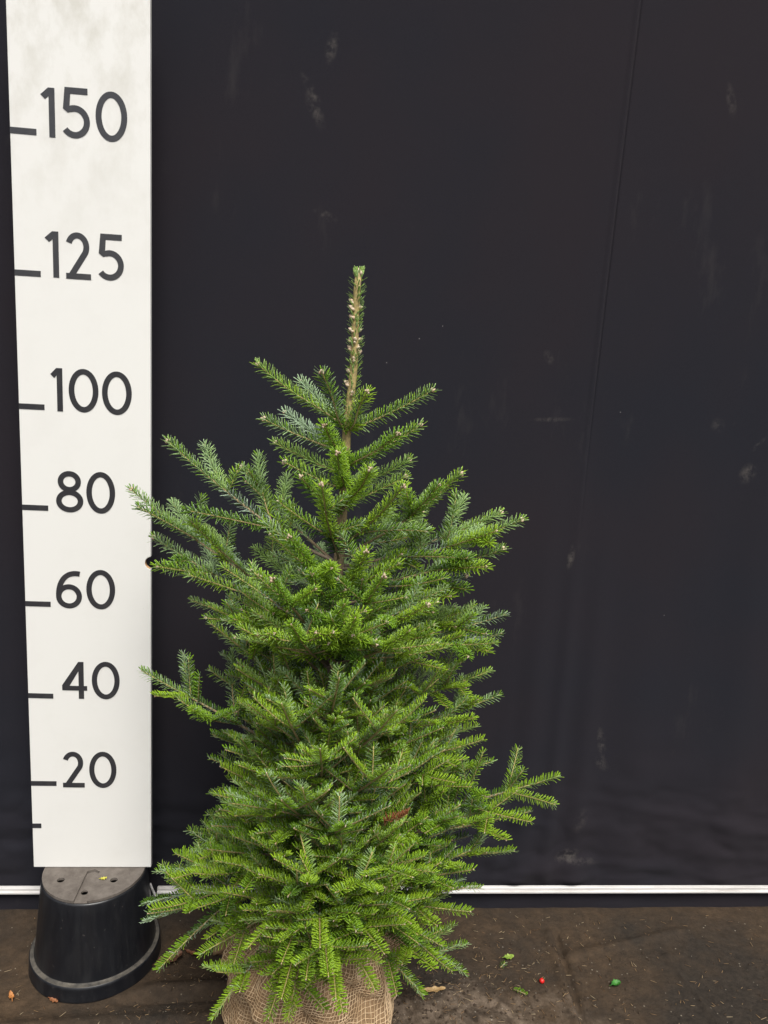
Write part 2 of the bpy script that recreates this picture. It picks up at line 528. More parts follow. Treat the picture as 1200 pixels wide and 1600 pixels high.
# white batten clamping the cloth, in two lengths either side of the pot
def batten(x0, x1, label, hook=False):
    r_ = empty('batten', ((x0 + x1) / 2, WALL_Y - 0.004, 0.0602))
    h = (x1 - x0) / 2
    b = MB()
    b.box(-h, h, -0.010, 0.0, -0.0072, 0.0072)
    soften(b.build('rail', M['batten'], r_), 0.002)
    b = MB()
    b.box(-h, h, -0.0145, -0.0085, -0.0066, -0.0012)
    soften(b.build('lower_lip', M['batten'], r_), 0.0012)
    if hook:
        b = MB()
        b.tube([(-h - 0.016, -0.010, 0.020), (-h - 0.010, -0.012, 0.004), (-h - 0.004, -0.012, -0.011), (-h + 0.002, -0.011, -0.012)], [0.0025, 0.003, 0.0035, 0.003], 6)
        b.build('bent_end', M['batten'], r_, smooth=True)
    tag(r_, label, 'batten', None)
batten(-1.35, -0.405, 'white batten along the cloth foot, running behind the upturned pot')
batten(-0.352, 1.60, 'long white batten along the cloth foot, passing behind the fir tree', True)

# ------------------------------------------------------------------ upturned pot
POT = (-0.4579, 1.5484)
PH = 0.2154
pot = empty('plant_pot', (POT[0], POT[1], 0))
tag(pot, 'upturned black plastic plant pot standing under the measuring board', 'plant pot')
b = MB()
b.lathe([(0.1275, 0.034), (0.1262, 0.042), (0.1240, 0.060), (0.1180, 0.12), (0.1120, 0.18), (0.1092, PH - 0.011), (0.1080, PH - 0.0075), (0.1050, PH - 0.0068)], 96)
b.build('body', M['plastic'], pot, smooth=True)
b = MB()
b.lathe([(0.1385, 0.0), (0.1392, 0.002), (0.1384, 0.005), (0.1376, 0.028), (0.1372, 0.0335), (0.1355, 0.0352)], 96, 0)
b.lathe([(0.1355, 0.0352), (0.130, 0.0360), (0.1285, 0.0362), (0.1272, 0.0385)], 96, 1)
b.build('rim', [M['plastic'], M['flange']], pot, smooth=True)
# base: outer plate with a radial channel, real drain holes
def plate(name, loops, z0, z1, material):
    cu = bpy.data.curves.new(name, 'CURVE')
    cu.dimensions = '2D'
    cu.fill_mode = 'BOTH'
    cu.extrude = (z1 - z0) / 2
    for lp in loops:
        s = cu.splines.new('POLY')
        s.points.add(len(lp) - 1)
        for q, (x, y) in zip(s.points, lp):
            q.co = (x, y, 0, 1)
        s.use_cyclic_u = True
    tmp = bpy.data.objects.new(name, cu)
    C.objects.link(tmp)
    me = bpy.data.meshes.new_from_object(tmp.evaluated_get(bpy.context.evaluated_depsgraph_get()))
    bpy.data.objects.remove(tmp)
    me.materials.clear()
    me.materials.append(material)
    o = bpy.data.objects.new(name, me)
    C.objects.link(o)
    o.parent = pot
    o.location = (0, 0, (z0 + z1) / 2)
    return o
def circle(x, y, r_, n=28):
    return [(x + r_ * math.cos(2 * math.pi * k / n), y + r_ * math.sin(2 * math.pi * k / n)) for k in range(n)]
def pot_xy(px, py):
    q = on_floor(px, py, PH)
    return q.x - POT[0], q.y - POT[1]
RB = 0.1068
ca = math.atan2(*reversed(pot_xy(125, 1408)))           # the channel's direction
cdx, cdy = math.cos(ca), math.sin(ca)
hwid = 0.0135
def chan(s, side):                                        # s along the channel, side across
    return (cdx * s - cdy * side, cdy * s + cdx * side)
outer = []
a_off = math.asin(hwid / RB)
k0 = 80
for k in range(k0 + 1):
    a = ca + a_off + (2 * math.pi - 2 * a_off) * k / k0
    outer.append((RB * math.cos(a), RB * math.sin(a)))
outer += [chan(0.012, -hwid), chan(0.004, 0), chan(0.012, hwid)]
h1 = pot_xy(95, 1375); h2 = pot_xy(178, 1375); h3 = pot_xy(132, 1391)
back1 = (-h1[0] * 0.6 - 0.02, 0.062); back2 = (0.045, 0.062)
holes = [circle(*h1, 0.0078), circle(*h2, 0.0078), circle(*back1, 0.0078), circle(*back2, 0.0078)]
plate('base_plate', [outer] + holes, PH - 0.006, PH, M['dusty'])
chl = [chan(RB * 0.985, -hwid + 0.0003), chan(RB * 0.985, hwid - 0.0003), chan(0.012, hwid - 0.0003), chan(0.005, 0), chan(0.012, -hwid + 0.0003)]
hc = (h3[0], h3[1])
plate('channel_floor', [chl, circle(*hc, 0.0072)], PH - 0.0095, PH - 0.0055, M['dusty'])
# closed inside below the holes, the pot's dark hollow
# ------------------------------------------------------------------ measuring board
BX, BY = -0.5887, 1.5494
BW, BH = 0.2507, 1.86
board = empty('measuring_board', (BX, BY, PH + 0.0008))
board.rotation_euler = (R(-0.2), 0, 0)
tag(board, 'tall white measuring board with dark grey centimetre numbers, standing on the pot', 'measuring board')
nr, nz = 0.0128, 0.694
poly = [(0, 0), (BW, 0), (BW, nz - nr)]
poly += [(BW + 0.0015 - (nr) * math.cos(a), nz + nr * math.sin(a)) for a in [R(-78 + 156 * k / 14) for k in range(15)]]
poly += [(BW, nz + nr), (BW, BH), (0, BH)]
b = MB()
n = len(poly)
b.prism(poly, 0.0, 0.012)
b.m = [0, 0] + [1 if 2 < i < n - 4 else 0 for i in range(n)]
soften(b.build('panel', [M['board'], M['board_edge']], board), 0.0012, 2)
S = 1.07
def glyph(b, ch, w, h):
    y0, y1 = -0.06, 0.0
    def ell(cx, cy, rx, ry, a0=0, a1=360, k=44):
        return [(cx + rx * math.cos(R(a0 + (a1 - a0) * i / k)), cy + ry * math.sin(R(a0 + (a1 - a0) * i / k))) for i in range(k + (0 if a1 - a0 == 360 else 1))]
    s = S
    if ch == '0':
        b.ribbon(ell(w / 2, h / 2, (w - s) / 2, (h - s) / 2), s, y0, y1, True)
    elif ch == '1':
        b.prism([(w - s, 0), (w, 0), (w, h), (w - s * 1.05, h), (0, h * 0.855), (0.31 * w, h * 0.765), (w - s, h * 0.83)], y0, y1)
    elif ch == '2':
        rx, ry = (w * 0.95 - s) / 2, h * 0.245
        pts = ell(w * 0.47, h - s / 2 - ry, rx, ry, 160, -28, 26)
        pts += [(s * 0.92, s * 0.62)]
        q = []
        for i, pnt in enumerate(pts[:-1]): q.append(pnt)
        a_, c_ = pts[-2], pts[-1]
        for k in range(1, 7): q.append((a_[0] + (c_[0] - a_[0]) * k / 6, a_[1] + (c_[1] - a_[1]) * k / 6))
        b.ribbon(q, s, y0, y1)
        b.box(0, w, y0 - 0.012, y1, 0, s * 0.98)
    elif ch == '4':
        b.box(w * 0.66, w * 0.66 + s, y0, y1, 0, h)
        b.box(0.02, w, y0 - 0.012, y1, h * 0.225, h * 0.225 + s * 0.95)
        b.prism([(0, h * 0.225 + s * 0.2), (s * 1.15, h * 0.225 + s * 0.5), (w * 0.66 + s * 0.4, h * 0.84), (w * 0.66 + s * 0.4, h), (w * 0.66 - 0.02, h), (0, h * 0.225 + s * 1.05)], y0 - 0.006, y1)
    elif ch == '5':
        b.box(w * 0.13, w * 0.93, y0, y1, h - s, h)
        b.prism([(w * 0.06, h * 0.575), (w * 0.06 + s * 0.80, h * 0.50), (w * 0.06 + s * 1.55, h * 0.53), (w * 0.06 + s * 1.5, h * 0.635), (w * 0.06 + s * 1.1, h * 0.625), (w * 0.13 + s * 0.98, h - 0.02), (w * 0.13, h - 0.01)], y0 - 0.006, y1)
        ry = (0.655 * h - s) / 2
        rx = min(ry, (w - s) / 2 * 1.08)
        b.ribbon(ell(w - s / 2 - rx, s / 2 + ry, rx, ry, 112, -143, 34), s, y0 - 0.012, y1)
    elif ch == '6':
        b.ribbon(ell(w / 2, 0.315 * h, (w - s) / 2, (0.63 * h - s) / 2), s, y0, y1, True)
        P = [(s / 2, 0.33 * h), (s / 2, 0.70 * h), (w * 0.40, h * 1.04 - s / 2), (w * 0.93, h * 0.965 - s / 2)]
        pts = []
        for k in range(21):
            u = k / 20
            pts.append(tuple((1 - u) ** 3 * P[0][i] + 3 * u * (1 - u) ** 2 * P[1][i] + 3 * u * u * (1 - u) * P[2][i] + u ** 3 * P[3][i] for i in (0, 1)))
        b.ribbon(pts, s, y0 - 0.010, y1)
    elif ch == '8':
        b.ribbon(ell(w / 2, 0.275 * h, (w - s) / 2, (0.55 * h - s) / 2), s, y0, y1, True)
        b.ribbon(ell(w / 2, 0.745 * h, (w * 0.85 - s) / 2, (0.51 * h - s) / 2), s, y0 - 0.010, y1, True)
for ch, x, z, w, h in (('1',5.56,149.26,2.49,8.41),('5',9.18,149.42,5.06,8.59),('0',15.26,149.30,5.67,8.57),('1',5.68,124.52,2.50,8.33),('2',9.46,124.47,4.58,8.47),('5',15.22,124.62,4.91,8.42),
                        ('1',6.12,99.36,2.23,8.31),('0',9.49,99.37,5.64,8.40),('0',15.80,99.20,5.68,8.43),('8',6.62,79.32,5.27,8.35),('0',12.51,79.31,5.61,8.44),('6',6.16,59.24,5.14,8.15),
                        ('0',12.19,59.23,5.75,8.38),('4',6.95,39.50,5.07,8.17),('0',12.99,39.49,5.69,8.34),('2',6.65,19.16,4.52,8.26),('0',12.16,19.08,5.68,8.43)):
    b = MB()
    glyph(b, ch, w, h)
    b.v = [(x_ * 0.01, y_ * 0.01, z_ * 0.01) for x_, y_, z_ in b.v]
    o = b.build('digit', M['vinyl'], board, loc=(x * 0.01, -0.0001, z * 0.01))
    o['label'] = 'dark grey digit ' + ch
for cm, ln in ((150, 4.7), (125, 4.8), (100, 4.85), (80, 5.05), (60, 5.05), (40, 5.1), (20, 5.3), (10, 1.9)):
    b = MB()
    b.box(0.0002, ln * 0.01, -0.0007, -0.0001, -0.0054, 0.0054)
    o = b.build('tick_mark', M['vinyl'], board, loc=(0, 0, cm * 0.01))
    o.rotation_euler = (0, R({150: 0.6, 40: 0.5}.get(cm, 0)), 0)

# ------------------------------------------------------------------ fir tree
TY = 1.28
def trunk(z):
    return Vector((0.022 + 0.019 * z / 1.48 + 0.004 * math.sin(z * 7), TY + 0.004 * math.cos(z * 6), z))
TIP = at(563, 427, TY)
tree = empty('fir_tree', (trunk(0).x, TY, 0))
TO = tree.location.copy()
tag(tree, 'young green fir tree with its root ball wrapped in burlap and netting', 'tree')

# needle template: flat blade with a keel below, blunt tip. columns: along, across, up
RINGS = ((0.0, 0.42), (0.30, 0.92), (0.88, 0.90))
tv, tq, tt_, = [], [], []
for s_, w_ in RINGS:
    tv += [(s_, -w_, 0.0), (s_, w_, 0.0), (s_, 0.0, -0.45 * w_)]
tv.append((1.0, 0.0, 0.0))
TV = np.array(tv)
FQ = []
for i in range(len(RINGS) - 1):
    a, b_ = 3 * i, 3 * i + 3
    FQ += [((a, a + 1, b_ + 1, b_), 0), ((a + 2, a, b_, b_ + 2), 1), ((a + 1, a + 2, b_ + 2, b_ + 1), 1)]
a = 3 * (len(RINGS) - 1); tipi = len(tv) - 1
FT = [((a, a + 1, tipi), 0), ((a + 2, a, tipi), 1), ((a + 1, a + 2, tipi), 1)]
FLAT = np.array([i for f, _ in FQ for i in f] + [i for f, _ in FT for i in f])
TOT = np.array([4] * len(FQ) + [3] * len(FT))
MIDX = np.array([m_ for _, m_ in FQ] + [m_ for _, m_ in FT])

def needle_object(name, rows, mats, parent):
    """rows: base(3) dir(3) normal(3) length width curl tint"""
    A = np.array(rows)
    n = len(A)
    base, d, nn = A[:, 0:3], A[:, 3:6], A[:, 6:9]
    d = d / np.linalg.norm(d, axis=1, keepdims=True)
    nn = nn - d * np.sum(nn * d, axis=1, keepdims=True)
    nn = nn / (np.linalg.norm(nn, axis=1, keepdims=True) + 1e-9)
    sd_ = np.cross(nn, d)
    L, W, K, tint = A[:, 9], A[:, 10], A[:, 11], A[:, 12]
    s_, w_, h_ = TV[:, 0], TV[:, 1], TV[:, 2]
    P = (base[:, None, :] + d[:, None, :] * (L[:, None] * s_)[:, :, None] + sd_[:, None, :] * (W[:, None] * 0.5 * w_)[:, :, None]
         + nn[:, None, :] * (W[:, None] * 0.5 * h_ + (K * L)[:, None] * s_ ** 2)[:, :, None])
    P = P - np.array(TO)
    nv = len(TV)
    me = bpy.data.meshes.new(name)
    me.vertices.add(n * nv)
    me.vertices.foreach_set('co', P.reshape(-1))
    lv = (FLAT[None, :] + (np.arange(n) * nv)[:, None]).reshape(-1)
    me.loops.add(len(lv))
    me.loops.foreach_set('vertex_index', lv)
    tot = np.tile(TOT, n)
    st = np.concatenate([[0], np.cumsum(tot)[:-1]])
    me.polygons.add(len(tot))
    me.polygons.foreach_set('loop_start', st)
    me.polygons.foreach_set('loop_total', tot)
    for mm in mats: me.materials.append(mm)
    me.polygons.foreach_set('material_index', np.tile(MIDX, n))
    at_ = me.attributes.new('tint', 'FLOAT', 'POINT')
    at_.data.foreach_set('value', np.repeat(tint, nv))
    me.update(calc_edges=True)
    o = bpy.data.objects.new(name, me)
    C.objects.link(o)
    o.parent = parent
    o['kind'] = 'stuff'
    return o

class Branch:
    def __init__(self):
        self.wood = MB(); self.age = []; self.rows = []; self.buds = MB()
    def stem(self, pts, rad, ages, sides=5):
        n0 = len(self.wood.v)
        self.wood.tube([Vector(p) - TO for p in pts], rad, sides)
        for a_ in ages: self.age += [a_] * sides
    def needles(self, pts, up, brush, tint, dens=1.0, start=0.0, scale=1.0, tipped=True):
        """clothe the polyline pts; brush 1 = all round, 0 = two combs"""
        seg = [(pts[i + 1] - pts[i]).length for i in range(len(pts) - 1)]
        tot = sum(seg)
        if tot < 0.004: return
        allround = brush > 0.58
        cnt = int(tot * 100 * (12.5 if allround else 9.8) * dens)
        ph = rng.random()
        lift = 0.06 if allround else rng.uniform(0.05, 0.30)
        fwd_ = rng.gauss(0, 3)
        for k in range(cnt):
            s = tot * (start + (1 - start) * (k + rng.random() * 0.35) / cnt)
            q = s; i = 0
            while i < len(seg) - 1 and q > seg[i]:
                q -= seg[i]; i += 1
            a_ = (pts[i + 1] - pts[i]).normalized()
            pos = pts[i] + a_ * q
            u = (up - a_ * up.dot(a_))
            if u.length < 0.05: u = a_.orthogonal()
            u.normalize()
            w = a_.cross(u)
            end = tot - s
            ln = rng.gauss(0.0158, 0.0008) * scale
            if allround:
                f_ = (k * 0.381966 + ph) % 1.0
                phi = R((f_ - 0.5) * 2 * 146 + rng.gauss(0, 5))
                th = R(rng.gauss(64, 4) + fwd_)
                ln *= 1 - 0.14 * max(0, math.cos(phi))
                nmix, amix = 0.32, 1.0
            else:
                side = 1 if k % 2 else -1
                rank = (k // 2) % 3
                phi = side * R((88, 70, 44)[rank] + rng.gauss(0, 7))
                th = R(rng.gauss((69, 66, 58)[rank], 4) + fwd_)
                if rank == 2: ln *= 0.78
                nmix, amix = 0.75, 0.80
            if tipped and end < 0.010:
                th *= 0.50 + 0.50 * end / 0.010
                ln *= 0.80 + 0.20 * end / 0.010
            if s < 0.008 and start == 0: ln *= 0.7 + 0.3 * s / 0.008
            radial = u * math.cos(phi) + w * math.sin(phi)
            d = a_ * math.cos(th) + radial * math.sin(th) + u * lift
            nrm = u * nmix + a_ * amix + Vector((rng.gauss(0, .30), rng.gauss(0, .30), rng.gauss(0, .30)))
            tn = max(0.0, min(1.0, tint + rng.gauss(0, 0.06)))
            self.rows.append((*pos, *d, *nrm, ln, rng.gauss(0.0021, 0.00015) * (1.12 if scale > 1 else 1.0), rng.gauss(0.05, 0.04), tn))
    def bud(self, p_, a_, k=3, size=0.0022):
        a_ = a_.normalized()
        u = a_.orthogonal().normalized(); w = a_.cross(u)
        for j in range(k):
            an = 6.28 * j / max(k - 1, 1) + rng.random()
            off = Vector((0, 0, 0)) if j == 0 else (u * math.cos(an) + w * math.sin(an)) * size * 1.25 - a_ * size * 0.5
            c_ = p_ + off + a_ * size * 0.5 - TO
            rr_ = size * rng.uniform(0.75, 1.1) * (1.15 if j == 0 else 0.9)
            vs_, fs = [], []
            for zz, q in ((-0.9, 0.35), (-0.2, 0.95), (0.5, 0.8), (1.05, 0.3)):
                for m_ in range(5):
                    t_ = 6.28 * m_ / 5
                    vs_.append(c_ + (u * math.cos(t_) + w * math.sin(t_)) * rr_ * q + a_ * rr_ * zz * 1.2)
            vs_.append(c_ + a_ * rr_ * 1.5)
            for i in range(3):
                for m_ in range(5):
                    n_ = (m_ + 1) % 5
                    fs.append((i * 5 + m_, i * 5 + n_, i * 5 + 5 + n_, i * 5 + 5 + m_))
            for m_ in range(5): fs.append((15 + m_, 15 + (m_ + 1) % 5, 20))
            self.buds.add(vs_, fs)
    def finish(self, label=None, mats=None):
        o = self.wood.build('branch', M['bark'], tree, smooth=True)
        at_ = o.data.attributes.new('age', 'FLOAT', 'POINT')
        at_.data.foreach_set('value', self.age)
        if label: o['label'] = label
        if self.rows:
            needle_object('needles', self.rows, mats or [M['needle_top'], M['needle_under']], o)
        if self.buds.v:
            q = self.buds.build('buds', M['bud'], o, smooth=True)
            q['kind'] = 'stuff'
        return len(self.rows)

UP = Vector((0, 0, 1))
def sub(pts, s0, s1):
    """piece of the polyline between arc lengths s0 and s1"""
    out, acc = [], 0.0
    for i in range(len(pts) - 1):
        L = (pts[i + 1] - pts[i]).length
        a_, b_ = max(s0, acc), min(s1, acc + L)
        if b_ > a_ + 1e-6:
            pa = pts[i].lerp(pts[i + 1], (a_ - acc) / L); pb = pts[i].lerp(pts[i + 1], (b_ - acc) / L)
            if not out: out.append(pa)
            out.append(pb)
        acc += L
    return out
def length(pts): return sum((pts[i + 1] - pts[i]).length for i in range(len(pts) - 1))
def march(p0, d0, L, lift, step=0.012):
    n = max(3, int(L / step))
    pts = [p0.copy()]; d = d0.normalized()
    j = Vector((rng.gauss(0, .035), rng.gauss(0, .035), rng.gauss(0, .03)))
    for i in range(n):
        d = (d + UP * lift * (L / n) / 0.1 + j * 0.5).normalized()
        pts.append(pts[-1] + d * (L / n))
    return pts

def shoot_tint(z, order, age):
    t_ = 0.82 + 0.06 * (order > 0) - 0.33 * age + rng.gauss(0, 0.15)  # new growth lighter; older shoots darkened further to paint in the crown's inner shade
    return t_
def clothe(br, pts, order, brush, plane_up, bare=0.0, tint_off=0.0, seglen=(0.075, 0.10), lat=True, tipbud=True, depth=2, spread=50, nscale=1.0):
    L = length(pts)
    # wood
    r_tip, r_base = 0.00080, 0.00085 + 0.0086 * L if order == 0 else 0.00080 + 0.0045 * L
    n = len(pts)
    acc, ds = 0.0, [0.0]
    for i in range(n - 1):
        acc += (pts[i + 1] - pts[i]).length; ds.append(acc)
    br.stem(pts, [r_tip + (r_base - r_tip) * (1 - q / L) for q in ds], [min(1.0, (1 - q / L) * L / 0.30) for q in ds], 6 if order == 0 else 5)
    # yearly nodes counted from the tip
    nodes, s = [], L - rng.uniform(*seglen) * (1.0 if L > 0.09 else 0.8)
    while s > max(0.030, bare * L * 0.8):
        nodes.append(s)
        s -= rng.uniform(*seglen) * 0.92
    cuts = [L] + nodes + [bare * L]
    for k in range(len(cuts) - 1):
        if cuts[k + 1] >= cuts[k]: continue
        piece = sub(pts, max(cuts[k + 1], bare * L), cuts[k])
        if len(piece) > 1:
            br.needles(piece, plane_up, brush if k == 0 else brush * 0.7, shoot_tint(piece[0].z, order, k) + tint_off,
                       dens=(1.0, 0.85, 0.6, 0.4, 0.3)[min(k, 4)], scale=nscale, tipped=(k == 0))
    if tipbud:
        br.bud(pts[-1], pts[-1] - pts[-2], 4 if pts[0].z > 0.85 else 2, (0.0027 if order == 0 else 0.0015) if pts[0].z > 0.85 else 0.0010)
    if not lat or depth <= 0: return
    for k, sn in enumerate(nodes):
        pp = sub(pts, 0, sn)
        p0 = pp[-1]; a_ = (pp[-1] - pp[-2]).normalized()
        u = (plane_up - a_ * plane_up.dot(a_)).normalized()
        w = a_.cross(u)
        rem = L - sn
        for side in (-1, 1):
            if rng.random() < 0.07: continue
            an = R(rng.gauss(spread, 7))
            d = a_ * math.cos(an) + w * side * math.sin(an) + u * (rng.gauss(0.22, 0.16) if p0.z < 0.85 else rng.gauss(0.05, 0.12))
            ll = min(0.17, max(0.045, rem * rng.uniform(0.70, 0.95)))
            clothe(br, march(p0, d, ll, 0.10), order + 1, brush * rng.uniform(0.8, 1.1), (plane_up + w * side * 0.15).normalized(), 0.0, tint_off + rng.gauss(0, 0.05), (0.066, 0.09), True, k == 0, depth - 1, spread, nscale)
        if order == 0 and rng.random() < (0.7 if p0.z < 0.85 else 0.12):
            an = R(rng.gauss(52, 8))
            d = a_ * math.cos(an) + u * math.sin(an) + w * rng.gauss(0, 0.3)
            clothe(br, march(p0, d, min(0.11, max(0.045, rem * rng.uniform(0.5, 0.75))), 0.05), order + 1, min(1, brush + 0.2), (plane_up - a_ * 0.6).normalized(), 0.0, tint_off, (0.06, 0.08), True, False, depth - 1, spread, nscale)
    # short internodal shoots along the inner wood
    if order == 0 and L > 0.18:
        for k in range(int(L / (0.075 if pts[0].z < 0.85 else 0.11))):
            sn = rng.uniform(0.22, 0.8) * L
            pp = sub(pts, 0, sn)
            if len(pp) < 2: continue
            a_ = (pp[-1] - pp[-2]).normalized()
            u = (plane_up - a_ * plane_up.dot(a_)).normalized(); w = a_.cross(u)
            an = R(rng.gauss(60, 12)); fi = rng.uniform(-1.9, 1.9)
            d = a_ * math.cos(an) + (u * math.cos(fi) + w * math.sin(fi)) * math.sin(an)
            clothe(br, march(pp[-1], d, rng.uniform(0.035, 0.075), 0.12), 2, brush * 0.8, plane_up, 0, tint_off - 0.08, (0.1, 0.12), False, False, 0, spread, nscale)

def arc(p0, p2, sag):
    c_ = p0.lerp(p2, 0.55) - UP * sag * (p2 - p0).length
    n = max(6, int((p2 - p0).length / 0.012))
    w1 = Vector((rng.gauss(0, 1), rng.gauss(0, 1), rng.gauss(0, 1))) * 0.004
    out = []
    for i in range(n + 1):
        u = i / n
        out.append(p0 * (1 - u) ** 2 + c_ * 2 * u * (1 - u) + p2 * u * u + w1 * math.sin(u * 6.0) * (1 - u))
    return out

total = 0
# trunk and leader
tb = MB(); tz = [0.24 + (TIP.z - 0.24) * i / 46 for i in range(47)]
tpts = []
for z in tz:
    q = trunk(z)
    k = max(0.0, (z - 1.24) / (TIP.z - 1.24))
    q.x += (TIP.x - trunk(TIP.z).x) * k + 0.003 * math.sin(k * 5)
    tpts.append(q)
def trad(z): return 0.0054 + 0.0018 * max(0, 1.48 - z) / 0.24 if z > 1.24 else 0.0072 + 0.0085 * (1.24 - z)
tb.tube([q - TO for q in tpts], [trad(z) for z in tz], 10)
o = tb.build('trunk', M['bark'], tree, smooth=True)
at_ = o.data.attributes.new('age', 'FLOAT', 'POINT')
at_.data.foreach_set('value', [a_ for z in tz for a_ in [min(1.0, 0.20 + max(0, 1.24 - z) / 0.5)] * 10])
L_ = Branch()
lead = [q for q in tpts if q.z > 1.215]
nl = 0
for i in range(390):
    s = rng.random() ** 0.9 if i < 345 else 1 - 0.04 * rng.random()
    z = 1.235 + (TIP.z - 1.235) * s
    q = tpts[min(range(len(tpts)), key=lambda j: abs(tz[j] - z))].copy(); q.z = z
    an = rng.random() * 6.283
    rd = Vector((math.cos(an), math.sin(an), 0))
    el = R(rng.gauss(38, 9)) if z < TIP.z - 0.012 else R(66)
    d = rd * math.cos(el) + UP * math.sin(el)
    L_.rows.append((*(q + rd * trad(z) * 0.8), *d, *(UP * 1.0 + rd * 0.2), rng.gauss(0.0128, 0.0010), 0.0022, 0.04, 1.0 + rng.gauss(0, 0.1)))
for z, k in ((TIP.z, 5), (TIP.z - 0.055, 3), (TIP.z - 0.09, 2), (TIP.z - 0.105, 3), (TIP.z - 0.118, 2), (TIP.z - 0.045, 1), (TIP.z - 0.135, 1), (TIP.z - 0.155, 1), (TIP.z - 0.175, 1), (TIP.z - 0.19, 1), (TIP.z - 0.205, 1), (TIP.z - 0.07, 1), (TIP.z - 0.125, 1)):
    q = tpts[min(range(len(tpts)), key=lambda j: abs(tz[j] - z))].copy(); q.z = z
    if k == 5:
        L_.bud(q, UP, 6, 0.0042)
    else:
        for j in range(k):
            an = rng.random() * 6.28 if j % 2 else rng.choice((0.2, 3.0, -1.6)) + rng.gauss(0, .3)
            rd = Vector((math.cos(an), math.sin(an), 0.55))
            L_.bud(q + Vector((rd.x, rd.y, 0)) * trad(z) * 0.9, rd, 2, 0.0036)
needle_object('needles', L_.rows, [M['needle_top'], M['needle_under']], o)
q = L_.buds.build('buds', M['bud'], o, smooth=True); q['kind'] = 'stuff'

